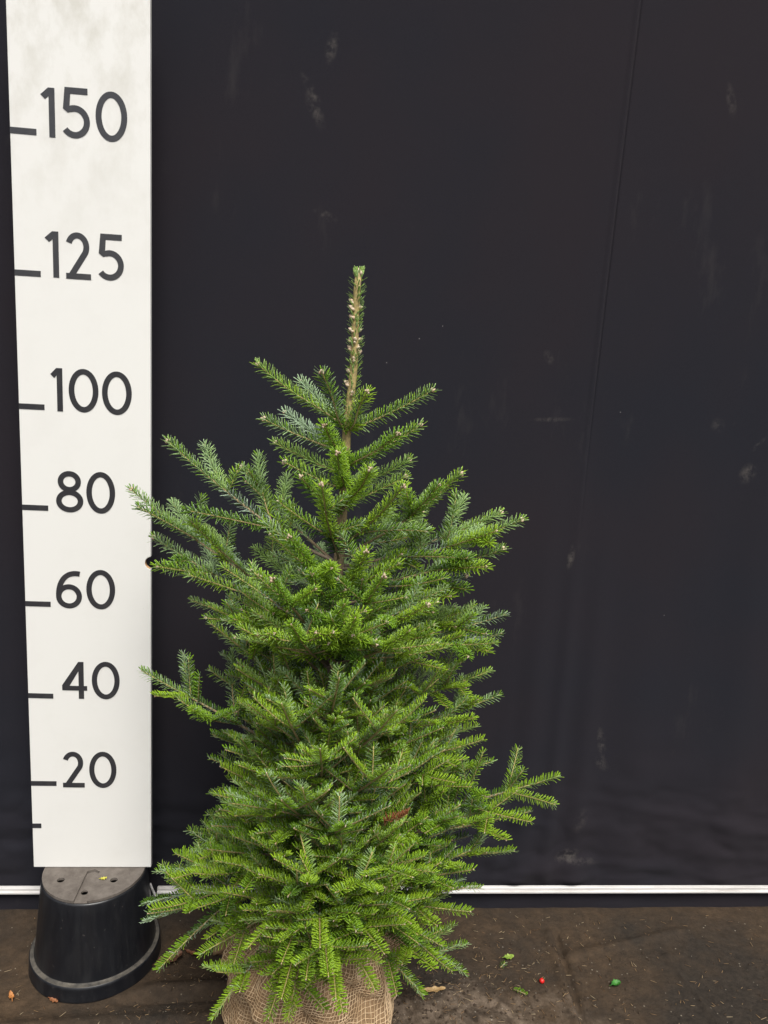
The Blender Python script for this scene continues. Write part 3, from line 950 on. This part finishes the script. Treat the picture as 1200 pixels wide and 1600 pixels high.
# named limbs: tip seen at (px, py), dy from the trunk, foot height z, sag, brush, bare
LIMBS = [
    # top whorl
    (403, 570, 0.00, 1.225, 0.03, 0.9, 0.06), (470, 596, 0.09, 1.225, 0.03, 0.9, 0.06), (503, 582, -0.06, 1.222, 0.05, 1.0, 0.03), (574, 612, -0.05, 1.222, 0.06, 1.0, 0.03), (676, 610, 0.00, 1.222, 0.05, 1.0, 0.05),
    (412, 655, -0.01, 1.185, 0.04, 0.85, 0.06), (445, 645, 0.10, 1.19, 0.05, 0.8, 0.06), (507, 665, -0.10, 1.175, 0.08, 1.0, 0.04), (657, 665, -0.02, 1.165, 0.07, 1.0, 0.05), (622, 678, -0.09, 1.16, 0.06, 1.0, 0.05),
    (430, 692, 0.04, 1.15, 0.05, 0.8, 0.06), (527, 708, -0.12, 1.13, 0.09, 1.0, 0.04), (640, 719, 0.05, 1.125, 0.06, 0.9, 0.05), (634, 745, 0.02, 1.10, 0.06, 0.9, 0.05), (445, 722, -0.03, 1.125, 0.06, 0.9, 0.05),
    (580, 735, 0.11, 1.12, 0.06, 0.8, 0.05), (470, 745, -0.10, 1.08, 0.08, 1.0, 0.05), (578, 733, -0.13, 1.09, 0.08, 1.0, 0.05),
    # the big whorl with bare inner wood
    (262, 689, 0.02, 0.995, 0.10, 0.85, 0.42), (720, 740, -0.06, 1.00, 0.10, 1.0, 0.20), (815, 812, 0.01, 0.985, 0.09, 0.9, 0.26), (783, 801, 0.08, 0.99, 0.08, 0.8, 0.22), (503, 757, -0.16, 1.00, 0.12, 1.0, 0.15),
    (787, 858, -0.03, 0.955, 0.08, 0.9, 0.2), (205, 765, 0.07, 0.90, 0.10, 0.75, 0.30), (378, 730, 0.13, 0.99, 0.08, 0.7, 0.25),
    (630, 760, -0.13, 1.02, 0.08, 0.9, 0.1), (660, 800, 0.12, 1.0, 0.06, 0.8, 0.1),
    (400, 858, 0.14, 0.93, 0.06, 0.7, 0.15), (455, 845, 0.16, 0.95, 0.06, 0.7, 0.15), (610, 850, 0.15, 0.93, 0.06, 0.7, 0.15), (572, 862, -0.15, 0.93, 0.10, 0.9, 0.15), (452, 838, -0.15, 0.95, 0.10, 0.9, 0.2), (660, 850, 0.03, 0.93, 0.08, 0.8, 0.15),
    # below it
    (300, 938, 0.00, 0.83, 0.02, 0.7, 0.15), (330, 975, -0.04, 0.80, 0.02, 0.7, 0.15), (405, 900, -0.18, 0.88, 0.08, 0.9, 0.15), (425, 905, -0.24, 0.85, 0.08, 0.8, 0.15), (240, 840, 0.05, 0.88, 0.08, 0.75, 0.25),
    (728, 900, 0.02, 0.92, 0.06, 0.8, 0.15), (790, 960, 0.00, 0.845, 0.08, 0.8, 0.2), (735, 950, 0.10, 0.86, 0.06, 0.7, 0.2), (783, 990, 0.03, 0.82, 0.06, 0.7, 0.2), (600, 900, -0.20, 0.87, 0.10, 0.8, 0.15), (668, 945, -0.20, 0.86, 0.09, 0.8, 0.15),
    (555, 965, -0.26, 0.83, 0.08, 0.8, 0.12), (455, 975, -0.26, 0.81, 0.08, 0.7, 0.15), (640, 985, -0.25, 0.81, 0.08, 0.7, 0.15),
    # lower crown silhouette
    (222, 1048, 0.00, 0.68, 0.04, 0.6, 0.30), (348, 1022, 0.10, 0.76, 0.04, 0.5, 0.25), (765, 1048, 0.02, 0.77, 0.06, 0.6, 0.2), (780, 1086, 0.02, 0.72, 0.06, 0.6, 0.2), (745, 1135, 0.08, 0.68, 0.05, 0.5, 0.2), (755, 1156, -0.02, 0.65, 0.05, 0.5, 0.2),
    (335, 1150, 0.02, 0.66, 0.02, 0.4, 0.2), (328, 1185, -0.03, 0.60, 0.02, 0.4, 0.2), (330, 1240, 0.05, 0.58, 0.02, 0.3, 0.2), (332, 1290, -0.06, 0.52, 0.02, 0.3, 0.2),
    (873, 1213, 0.00, 0.50, 0.03, 0.55, 0.30), (770, 1190, 0.06, 0.60, 0.04, 0.5, 0.2), (828, 1268, -0.03, 0.48, 0.03, 0.5, 0.25), (803, 1330, -0.05, 0.44, 0.02, 0.4, 0.25), (750, 1388, -0.04, 0.40, 0.02, 0.4, 0.25), (735, 1425, -0.10, 0.37, 0.0, 0.3, 0.25),
    (300, 1330, 0.08, 0.48, 0.0, 0.3, 0.25), (245, 1362, 0.02, 0.44, 0.0, 0.35, 0.30), (224, 1412, 0.04, 0.42, -0.02, 0.3, 0.30), (226, 1440, 0.03, 0.40, -0.04, 0.3, 0.30), (305, 1455, 0.02, 0.38, -0.05, 0.3, 0.3),
    # low front branches hanging over the root ball
    (312, 1492, -0.10, 0.36, -0.08, 0.3, 0.35), (726, 1520, -0.06, 0.34, -0.10, 0.3, 0.4), (332, 1592, -0.16, 0.35, -0.14, 0.3, 0.4), (440, 1560, -0.24, 0.37, -0.14, 0.35, 0.3), (520, 1520, -0.28, 0.38, -0.10, 0.3, 0.3),
    (640, 1420, -0.26, 0.40, -0.02, 0.3, 0.25), (660, 1555, -0.14, 0.34, -0.12, 0.3, 0.4), (450, 1400, -0.28, 0.42, -0.02, 0.3, 0.25), (600, 1490, -0.27, 0.37, -0.08, 0.3, 0.3), (420, 1590, -0.20, 0.36, -0.10, 0.3, 0.4),
    (440, 1505, -0.27, 0.39, -0.08, 0.3, 0.3), (525, 1560, -0.25, 0.36, -0.14, 0.3, 0.35), (556, 1455, -0.30, 0.41, -0.04, 0.3, 0.25), (590, 1395, -0.32, 0.45, 0.02, 0.3, 0.2), (585, 1545, -0.20, 0.38, -0.05, 0.3, 0.35),
    (450, 1592, -0.21, 0.36, -0.16, 0.3, 0.35), (535, 1580, -0.26, 0.38, -0.06, 0.3, 0.35), (478, 1530, -0.30, 0.39, 0.0, 0.3, 0.3), (500, 1480, -0.31, 0.41, -0.05, 0.3, 0.25), (690, 1478, -0.15, 0.37, -0.04, 0.3, 0.3), (655, 1475, -0.20, 0.38, -0.05, 0.3, 0.3), (480, 1380, -0.33, 0.47, 0.04, 0.35, 0.2), (540, 1290, -0.34, 0.52, 0.05, 0.35, 0.2), (440, 1250, -0.32, 0.55, 0.06, 0.35, 0.2), (610, 1200, -0.31, 0.58, 0.06, 0.4, 0.2), (500, 1170, -0.31, 0.62, 0.06, 0.4, 0.2), (440, 1100, -0.28, 0.66, 0.06, 0.45, 0.2), (620, 1110, -0.28, 0.66, 0.06, 0.45, 0.2), (530, 1060, -0.28, 0.72, 0.07, 0.5, 0.2),
]
for px, py, dy, zf, sag, brush, bare in LIMBS:
    br = Branch()
    tip = at(px, py, TY + dy)
    p0 = trunk(zf if zf > 0.8 else 0.33 + (zf - 0.33) * 0.84)
    pts = arc(p0, tip, sag)
    L = length(pts)
    up_ = (UP + Vector((rng.gauss(0, .12), rng.gauss(0, .12), 0))).normalized()
    if zf > 1.08:
        clothe(br, pts, 0, brush, up_, bare, 0.04, (0.20, 0.22), False, True, 0, 50, 1.30)
    elif zf > 0.87:
        clothe(br, pts, 0, brush, up_, bare, 0.0, (0.115, 0.145), True, True, 1, 42, 1.22)
    else:
        clothe(br, pts, 0, brush, up_, bare, rng.gauss(0.0, 0.06), (0.08, 0.105), True, True, 1 if (py > 1430 and px < 420) else 2, 50, 0.93)
    total += br.finish()

# the rest of the crown, branch by branch, up the trunk
EDGE_L = [(760, 420), (840, 360), (900, 330), (980, 350), (1040, 350), (1100, 345), (1180, 330), (1290, 328), (1330, 300), (1380, 245), (1440, 240), (1470, 320), (1540, 340), (1600, 350)]
EDGE_R = [(760, 700), (840, 720), (900, 725), (960, 735), (1050, 745), (1100, 745), (1160, 750), (1220, 775), (1290, 790), (1340, 775), (1390, 735), (1440, 710), (1480, 640), (1540, 620), (1600, 600)]
def edge(tab, y):
    if y <= tab[0][0]: return tab[0][1]
    for (a_, b_), (c_, d_) in zip(tab, tab[1:]):
        if y <= c_: return b_ + (d_ - b_) * (y - a_) / (c_ - a_)
    return tab[-1][1]
NF = 62
for i in range(NF):
    u = (i + 0.5) / NF
    z = 0.35 + (0.85 - 0.35) * u ** 1.05
    az = i * 2.39996 + rng.gauss(0, 0.25)
    if math.sin(az) > 0.5 and rng.random() < 0.35: continue        # thinner on the side against the cloth
    rad_ = (0.40 * (1 - max(0, z - 0.36) / 1.05)) * rng.uniform(0.72, 1.0)
    el = R(14 + 28 * (z - 0.36) / 0.6 + rng.gauss(0, 7))
    p0 = trunk(z)
    while rad_ > 0.10:
        tip = p0 + Vector((math.cos(az) * math.cos(el), math.sin(az) * math.cos(el), math.sin(el))) * rad_
        sx, sy = seen(tip)
        if edge(EDGE_L, sy) + 12 < sx < edge(EDGE_R, sy) - 12 and tip.y < WALL_Y - 0.07: break
        rad_ -= 0.015
    if sx < 450 and sy > 1370: continue                           # the burlap shows through at this side
    br = Branch()
    clothe(br, arc(p0, tip, 0.06), 0, 0.75 if z > 0.8 else rng.uniform(0.2, 0.55), (UP + Vector((rng.gauss(0, .2), rng.gauss(0, .2), 0))).normalized(), 0.22, rng.gauss(0.0, 0.09), (0.075, 0.10) if z < 0.78 else (0.10, 0.13), True, True, 2 if z < 0.78 else 1, 50 if z < 0.78 else 43, 1.05 if z > 0.78 else 0.92)
    total += br.finish()
# one dead rust-coloured twig inside the lower crown
br = Branch()
tip = at(636, 1272, TY - 0.26)
clothe(br, arc(at(600, 1290, TY - 0.235), tip, 0.0), 0, 0.5, UP, 0.0, 0.0, (0.06, 0.065), False, False, 0)
total += br.finish('dead twig with rust brown needles', [M['needle_dead'], M['needle_dead']])
print('needles', total)

# ------------------------------------------------------------------ root ball of the tree
BC = Vector((0.027, 1.285))
PROF = [(0.0, 0.095), (0.012, 0.118), (0.05, 0.146), (0.11, 0.160), (0.17, 0.160), (0.225, 0.156), (0.27, 0.142), (0.305, 0.117), (0.335, 0.088), (0.358, 0.062), (0.375, 0.044), (0.395, 0.050)]
def prof(v):
    s = v * (len(PROF) - 1)
    i = min(int(s), len(PROF) - 2); f = s - i
    a_ = PROF[max(i - 1, 0)]; b_ = PROF[i]; c_ = PROF[i + 1]; d_ = PROF[min(i + 2, len(PROF) - 1)]
    cr = lambda k: 0.5 * (2 * b_[k] + (c_[k] - a_[k]) * f + (2 * a_[k] - 5 * b_[k] + 4 * c_[k] - d_[k]) * f * f + (3 * b_[k] - a_[k] - 3 * c_[k] + d_[k]) * f ** 3)
    return max(0.0, cr(0)), cr(1)
def ball(th, v, out=0.0):
    z, r_ = prof(v)
    n1 = noise.noise(Vector((math.cos(th) * 1.6, math.sin(th) * 1.6, z * 9)))
    n2 = noise.noise(Vector((math.cos(th) * 5, math.sin(th) * 5, z * 26)))
    pl = max(0.0, min(1.0, (z - 0.15) / 0.12))
    r_ = r_ * (1 + 0.17 * n1 + 0.05 * n2) + pl * 0.009 * math.sin(th * 8 + 5 * n1) + 0.004 * math.sin(th * 3 + z * 30 + 4 * n2) + out
    return Vector((BC.x + r_ * math.cos(th), BC.y + r_ * math.sin(th), z)) - TO
rb = MB()
NT, NV = 120, 60
vs_, fs = [], []
for j in range(NV + 1):
    for i in range(NT):
        vs_.append(ball(2 * math.pi * i / NT, j / NV))
for j in range(NV):
    for i in range(NT):
        i2 = (i + 1) % NT
        fs.append((j * NT + i, j * NT + i2, (j + 1) * NT + i2, (j + 1) * NT + i))
fs.append(tuple(range(NT - 1, -1, -1)))
fs.append(tuple(NV * NT + i for i in range(NT)))
rb.add(vs_, fs)
root = rb.build('root_ball', M['burlap'], tree, smooth=True)
root['label'] = 'root ball wrapped in brown burlap'
nb = MB()
def net(th, v, fam):
    dth = 0.07 * noise.noise(Vector((math.cos(th) * 3, math.sin(th) * 3, v * 6))) + 0.03 * noise.noise(Vector((math.cos(th) * 9, math.sin(th) * 9, v * 17)))
    dv = 0.018 * noise.noise(Vector((math.cos(th) * 3 + 7, math.sin(th) * 3, v * 6))) + 0.007 * noise.noise(Vector((math.cos(th) * 10, math.sin(th) * 10 + 4, v * 18)))
    return ball(th + dth + 0.9 * v, max(0.0, min(0.985, v + dv)), 0.0011 + 0.0004 * fam)
for k in range(146):
    th0 = 2 * math.pi * k / 146
    nb.tube([net(th0, 0.03 + 0.93 * j / 70, 1) for j in range(71)], 0.00085, 3, False)
for k in range(74):
    v = 0.03 + 0.93 * (k / 73)
    nb.tube([net(2 * math.pi * j / 150, v, -1) for j in range(151)], 0.00085, 3, False)
o = nb.build('netting', M['jute'], root, smooth=True)
o['kind'] = 'stuff'
# burlap corner sticking out at the side
eb = MB()
e0, e1 = at(338, 1490, 1.31) - TO, at(402, 1418, 1.29) - TO
ax = (e1 - e0); La = ax.length; ax.normalize()
ev = Vector((0, -1, 0.3)); ev = (ev - ax * ev.dot(ax)).normalized(); ew = ax.cross(ev)
vs_, fs = [], []
for j in range(19):
    s = j / 18
    hw = 0.021 * math.sin(math.pi * (0.06 + 0.80 * s)) ** 0.8 * (1.0 - 0.25 * s)
    for i in range(20):
        a_ = 2 * math.pi * i / 20
        ple = 1 + 0.16 * math.sin(5 * a_ + 2 * s)
        vs_.append(e0 + ax * (La * s + 0.006 * math.sin(a_ * 2 + s * 3)) + ew * math.cos(a_) * hw * ple + ev * math.sin(a_) * hw * 0.55 * ple + ev * 0.012 * math.sin(s * 3.1))
for j in range(18):
    for i in range(20):
        i2 = (i + 1) % 20
        fs.append((j * 20 + i, j * 20 + i2, (j + 1) * 20 + i2, (j + 1) * 20 + i))
fs += [tuple(range(19, -1, -1)), tuple(18 * 20 + i for i in range(20))]
eb.add(vs_, fs)
o = eb.build('burlap_corner', M['burlap'], root, smooth=True)

# ------------------------------------------------------------------ litter on the ground
def leaf(name, px, py, L, W, rot, a, b_, label, curl=0.5, cup=0.4, z=0.004, group=None, loc=None):
    o_ = loc or on_floor(px, py)
    g_ = MB(); nu, nv_ = 12, 6
    vs_, fs = [], []
    for lay in (0, 1):
        for i in range(nu + 1):
            u = i / nu
            hw = W / 2 * (math.sin(math.pi * min(1, u * 0.93 + 0.04)) ** 0.75) * (1 + 0.12 * math.sin(u * 23 + L * 900))
            for j in range(nv_ + 1):
                v = j / nv_ * 2 - 1
                vs_.append(((u - 0.5) * L, v * hw, z + curl * L * (2 * (u - 0.5)) ** 2 * 0.35 + cup * abs(v) ** 1.5 * hw * 0.9 + 0.0012 * math.sin(u * 17 + v * 5) - lay * 0.0004))
    st = (nu + 1) * (nv_ + 1)
    for i in range(nu):
        for j in range(nv_):
            q = i * (nv_ + 1) + j
            f = (q, q + nv_ + 1, q + nv_ + 2, q + 1)
            fs.append(f); fs.append(tuple(st + k for k in reversed(f)))
    g_.add(vs_, fs)
    th = empty(name, o_)
    th.rotation_euler = (0, 0, R(rot))
    mt = leaf_mat(name + '_skin', a, b_)
    g_.build('blade', mt, th, smooth=True)
    s_ = MB()
    s_.tube([(-L * 0.5 - L * 0.22, 0.001, z + curl * L * .3 * 0.6), (-L * 0.5, 0, z + curl * L * 0.35 + 0.0003), (0, 0, z + 0.0006), (L * 0.45, 0, z + curl * L * 0.29 + 0.0003)], [0.0009, 0.0009, 0.0007, 0.0003], 5)
    s_.build('stalk', mt, th, smooth=True)
    return tag(th, label, 'leaf', group)
leaf('leaf', 795, 1498, 0.024, 0.015, 12, (0.16, 0.25, 0.03), (0.25, 0.33, 0.06), 'small yellow-green leaf lying on the ground cover right of the tree', 0.3, 0.3)
leaf('leaf', 962, 1541, 0.024, 0.016, 20, (0.02, 0.11, 0.015), (0.05, 0.22, 0.02), 'dark glossy green curled leaf lying alone on the ground cover', 0.5, 0.9)
leaf('leaf', 678, 1552, 0.050, 0.014, 5, (0.30, 0.19, 0.08), (0.40, 0.27, 0.12), 'pale tan dry leaf beside the root ball', 0.2, 0.4, 0.008)
leaf('leaf', 266, 1503, 0.055, 0.030, 30, (0.075, 0.034, 0.02), (0.16, 0.075, 0.04), 'large reddish brown dead leaf between the pot and the root ball', 0.45, 0.6)
leaf('leaf', 300, 1492, 0.035, 0.010, -25, (0.14, 0.055, 0.025), (0.22, 0.09, 0.04), 'narrow rust brown dry leaf beside the larger dead leaf', 0.3, 0.5)
leaf('leaf', 18, 1561, 0.022, 0.010, 120, (0.32, 0.12, 0.03), (0.45, 0.20, 0.06), 'curled orange brown dry leaf left of the pot', 1.0, 0.6)
leaf('leaf', 84, 1566, 0.022, 0.009, -25, (0.20, 0.075, 0.03), (0.32, 0.14, 0.06), 'small orange brown dry leaf at the front foot of the pot', 0.3, 0.4)
q = on_floor(162, 1374, PH)
leaf('leaf', 0, 0, 0.013, 0.008, 15, (0.42, 0.40, 0.05), (0.50, 0.45, 0.09), 'tiny yellow leaf lying on the base of the upturned pot', 0.5, 0.5, 0.0012, None, q)
# red berry
q = on_floor(846, 1537)
b = MB()
b.lathe([(0.0002, -0.0056), (0.0030, -0.0048), (0.0052, -0.0022), (0.0058, 0.0005), (0.0050, 0.0034), (0.0028, 0.0054), (0.0009, 0.0057), (0.0002, 0.0050)], 20)
be = empty('red_berry', (q.x, q.y, 0.0075))
b.build('fruit', mat('red_skin', (0.55, 0.015, 0.012), 0.25, 0.5)[0], be, smooth=True)
b = MB()
b.tube([(0, 0, 0.0052), (0.001, 0.002, 0.0075), (0.003, 0.005, 0.0085)], [0.0005, 0.0004, 0.0004], 5)
b.build('stalk', leaf_mat('berry_stalk', (0.10, 0.14, 0.03), (0.16, 0.18, 0.05)), be)
be.rotation_euler = (R(30), R(20), 0)
tag(be, 'bright red berry lying on the ground cover', 'berry')
# sprigs of fir broken off
def sprig(px, py, L, rot, label):
    q = on_floor(px, py)
    th = empty('fir_sprig', (q.x, q.y, 0.004))
    global TO
    keep = TO
    TO = Vector((0, 0, 0))
    br = Branch()
    dirv = Vector((math.cos(R(rot)), math.sin(R(rot)), 0.12))
    pts = march(Vector((0, 0, 0)), dirv, L, 0.0, 0.006)
    br.stem(pts, [0.0011] * len(pts), [0.3] * len(pts))
    br.needles(pts, UP, 0.35, 0.6, 0.8, 0.0, 0.6)
    w_ = br.wood.build('stem', M['bark'], th, smooth=True)
    at_ = w_.data.attributes.new('age', 'FLOAT', 'POINT')
    at_.data.foreach_set('value', br.age)
    needle_object('needles', br.rows, [M['needle_top'], M['needle_under']], th)
    TO = keep
    tag(th, label, 'sprig')
sprig(782, 1514, 0.018, 40, 'tiny fir sprig lying beside the yellow-green leaf')
sprig(802, 1548, 0.030, -35, 'fir sprig lying left of the red berry')
# loose needles and crumbs
lit = []
for k in range(1300):
    if k < 800:
        x = BC.x + rng.gauss(0.15, 0.30); y = 1.42 + rng.gauss(0, 0.11)
    else:
        x = rng.uniform(-0.75, 1.25); y = rng.uniform(1.15, 1.66)
    if math.hypot(x - POT[0], y - POT[1]) < 0.145 or math.hypot(x - BC.x, y - BC.y) < 0.15 or y > 1.672: continue
    a_ = rng.random() * 6.28
    z = ground_height(x, y) + 0.0012
    lit.append((x + 0, y, z, math.cos(a_), math.sin(a_), rng.gauss(0, 0.12), 0, 0, 1, rng.uniform(0.006, 0.016), rng.uniform(0.0010, 0.0018), rng.uniform(-0.1, 0.12), rng.random()))
TO_keep = TO; TO = Vector((0, 0, 0))
dry = needle_mat('dry_needle', ((0.0, (0.16, 0.085, 0.04)), (0.6, (0.34, 0.22, 0.11)), (1.0, (0.52, 0.42, 0.27))), 0.7, 0.3, 0.1)
ob = needle_object('fallen_needles', lit, [dry, dry], None)
TO = TO_keep
tag(ob, 'dry tan fallen needles scattered over the ground cover', 'needles', kind='stuff')
cb = MB()
for k in range(3200):
    if k < 2200:
        x = 0.20 + rng.gauss(0, 0.26); y = 1.36 + rng.gauss(0, 0.12)
    else:
        x = rng.uniform(-0.75, 1.25); y = rng.uniform(1.15, 1.66)
    if math.hypot(x - POT[0], y - POT[1]) < 0.145 or math.hypot(x - BC.x, y - BC.y) < 0.14 or y > 1.672: continue
    s = rng.choice((0.0008, 0.001, 0.0013, 0.0018, 0.0028, 0.0042 if k < 2200 else 0.001)) * rng.uniform(0.8, 1.3)
    z = ground_height(x, y) + s * 0.3
    vs_ = [Vector((rng.uniform(.6, 1.2) * a_, rng.uniform(.6, 1.2) * b_, rng.uniform(.5, 1.0) * c_)) * s for a_, b_, c_ in ((1, 0, 0), (-1, 0, 0), (0, 1, 0), (0, -1, 0), (0, 0, 1), (0, 0, -1))]
    cb.add([v + Vector((x, y, z)) for v in vs_], [(0, 2, 4), (2, 1, 4), (1, 3, 4), (3, 0, 4), (2, 0, 5), (1, 2, 5), (3, 1, 5), (0, 3, 5)], rng.choice((0, 0, 0, 0, 1)) if s < 0.0017 else 0)
o = cb.build('soil_crumbs', [mat('soil_crumb', (0.045, 0.033, 0.024), 1.0, 0.1)[0], mat('grit', (0.26, 0.23, 0.19), 0.9, 0.2)[0]])
tag(o, 'small crumbs of soil and grit strewn over the ground cover', 'soil', kind='stuff')
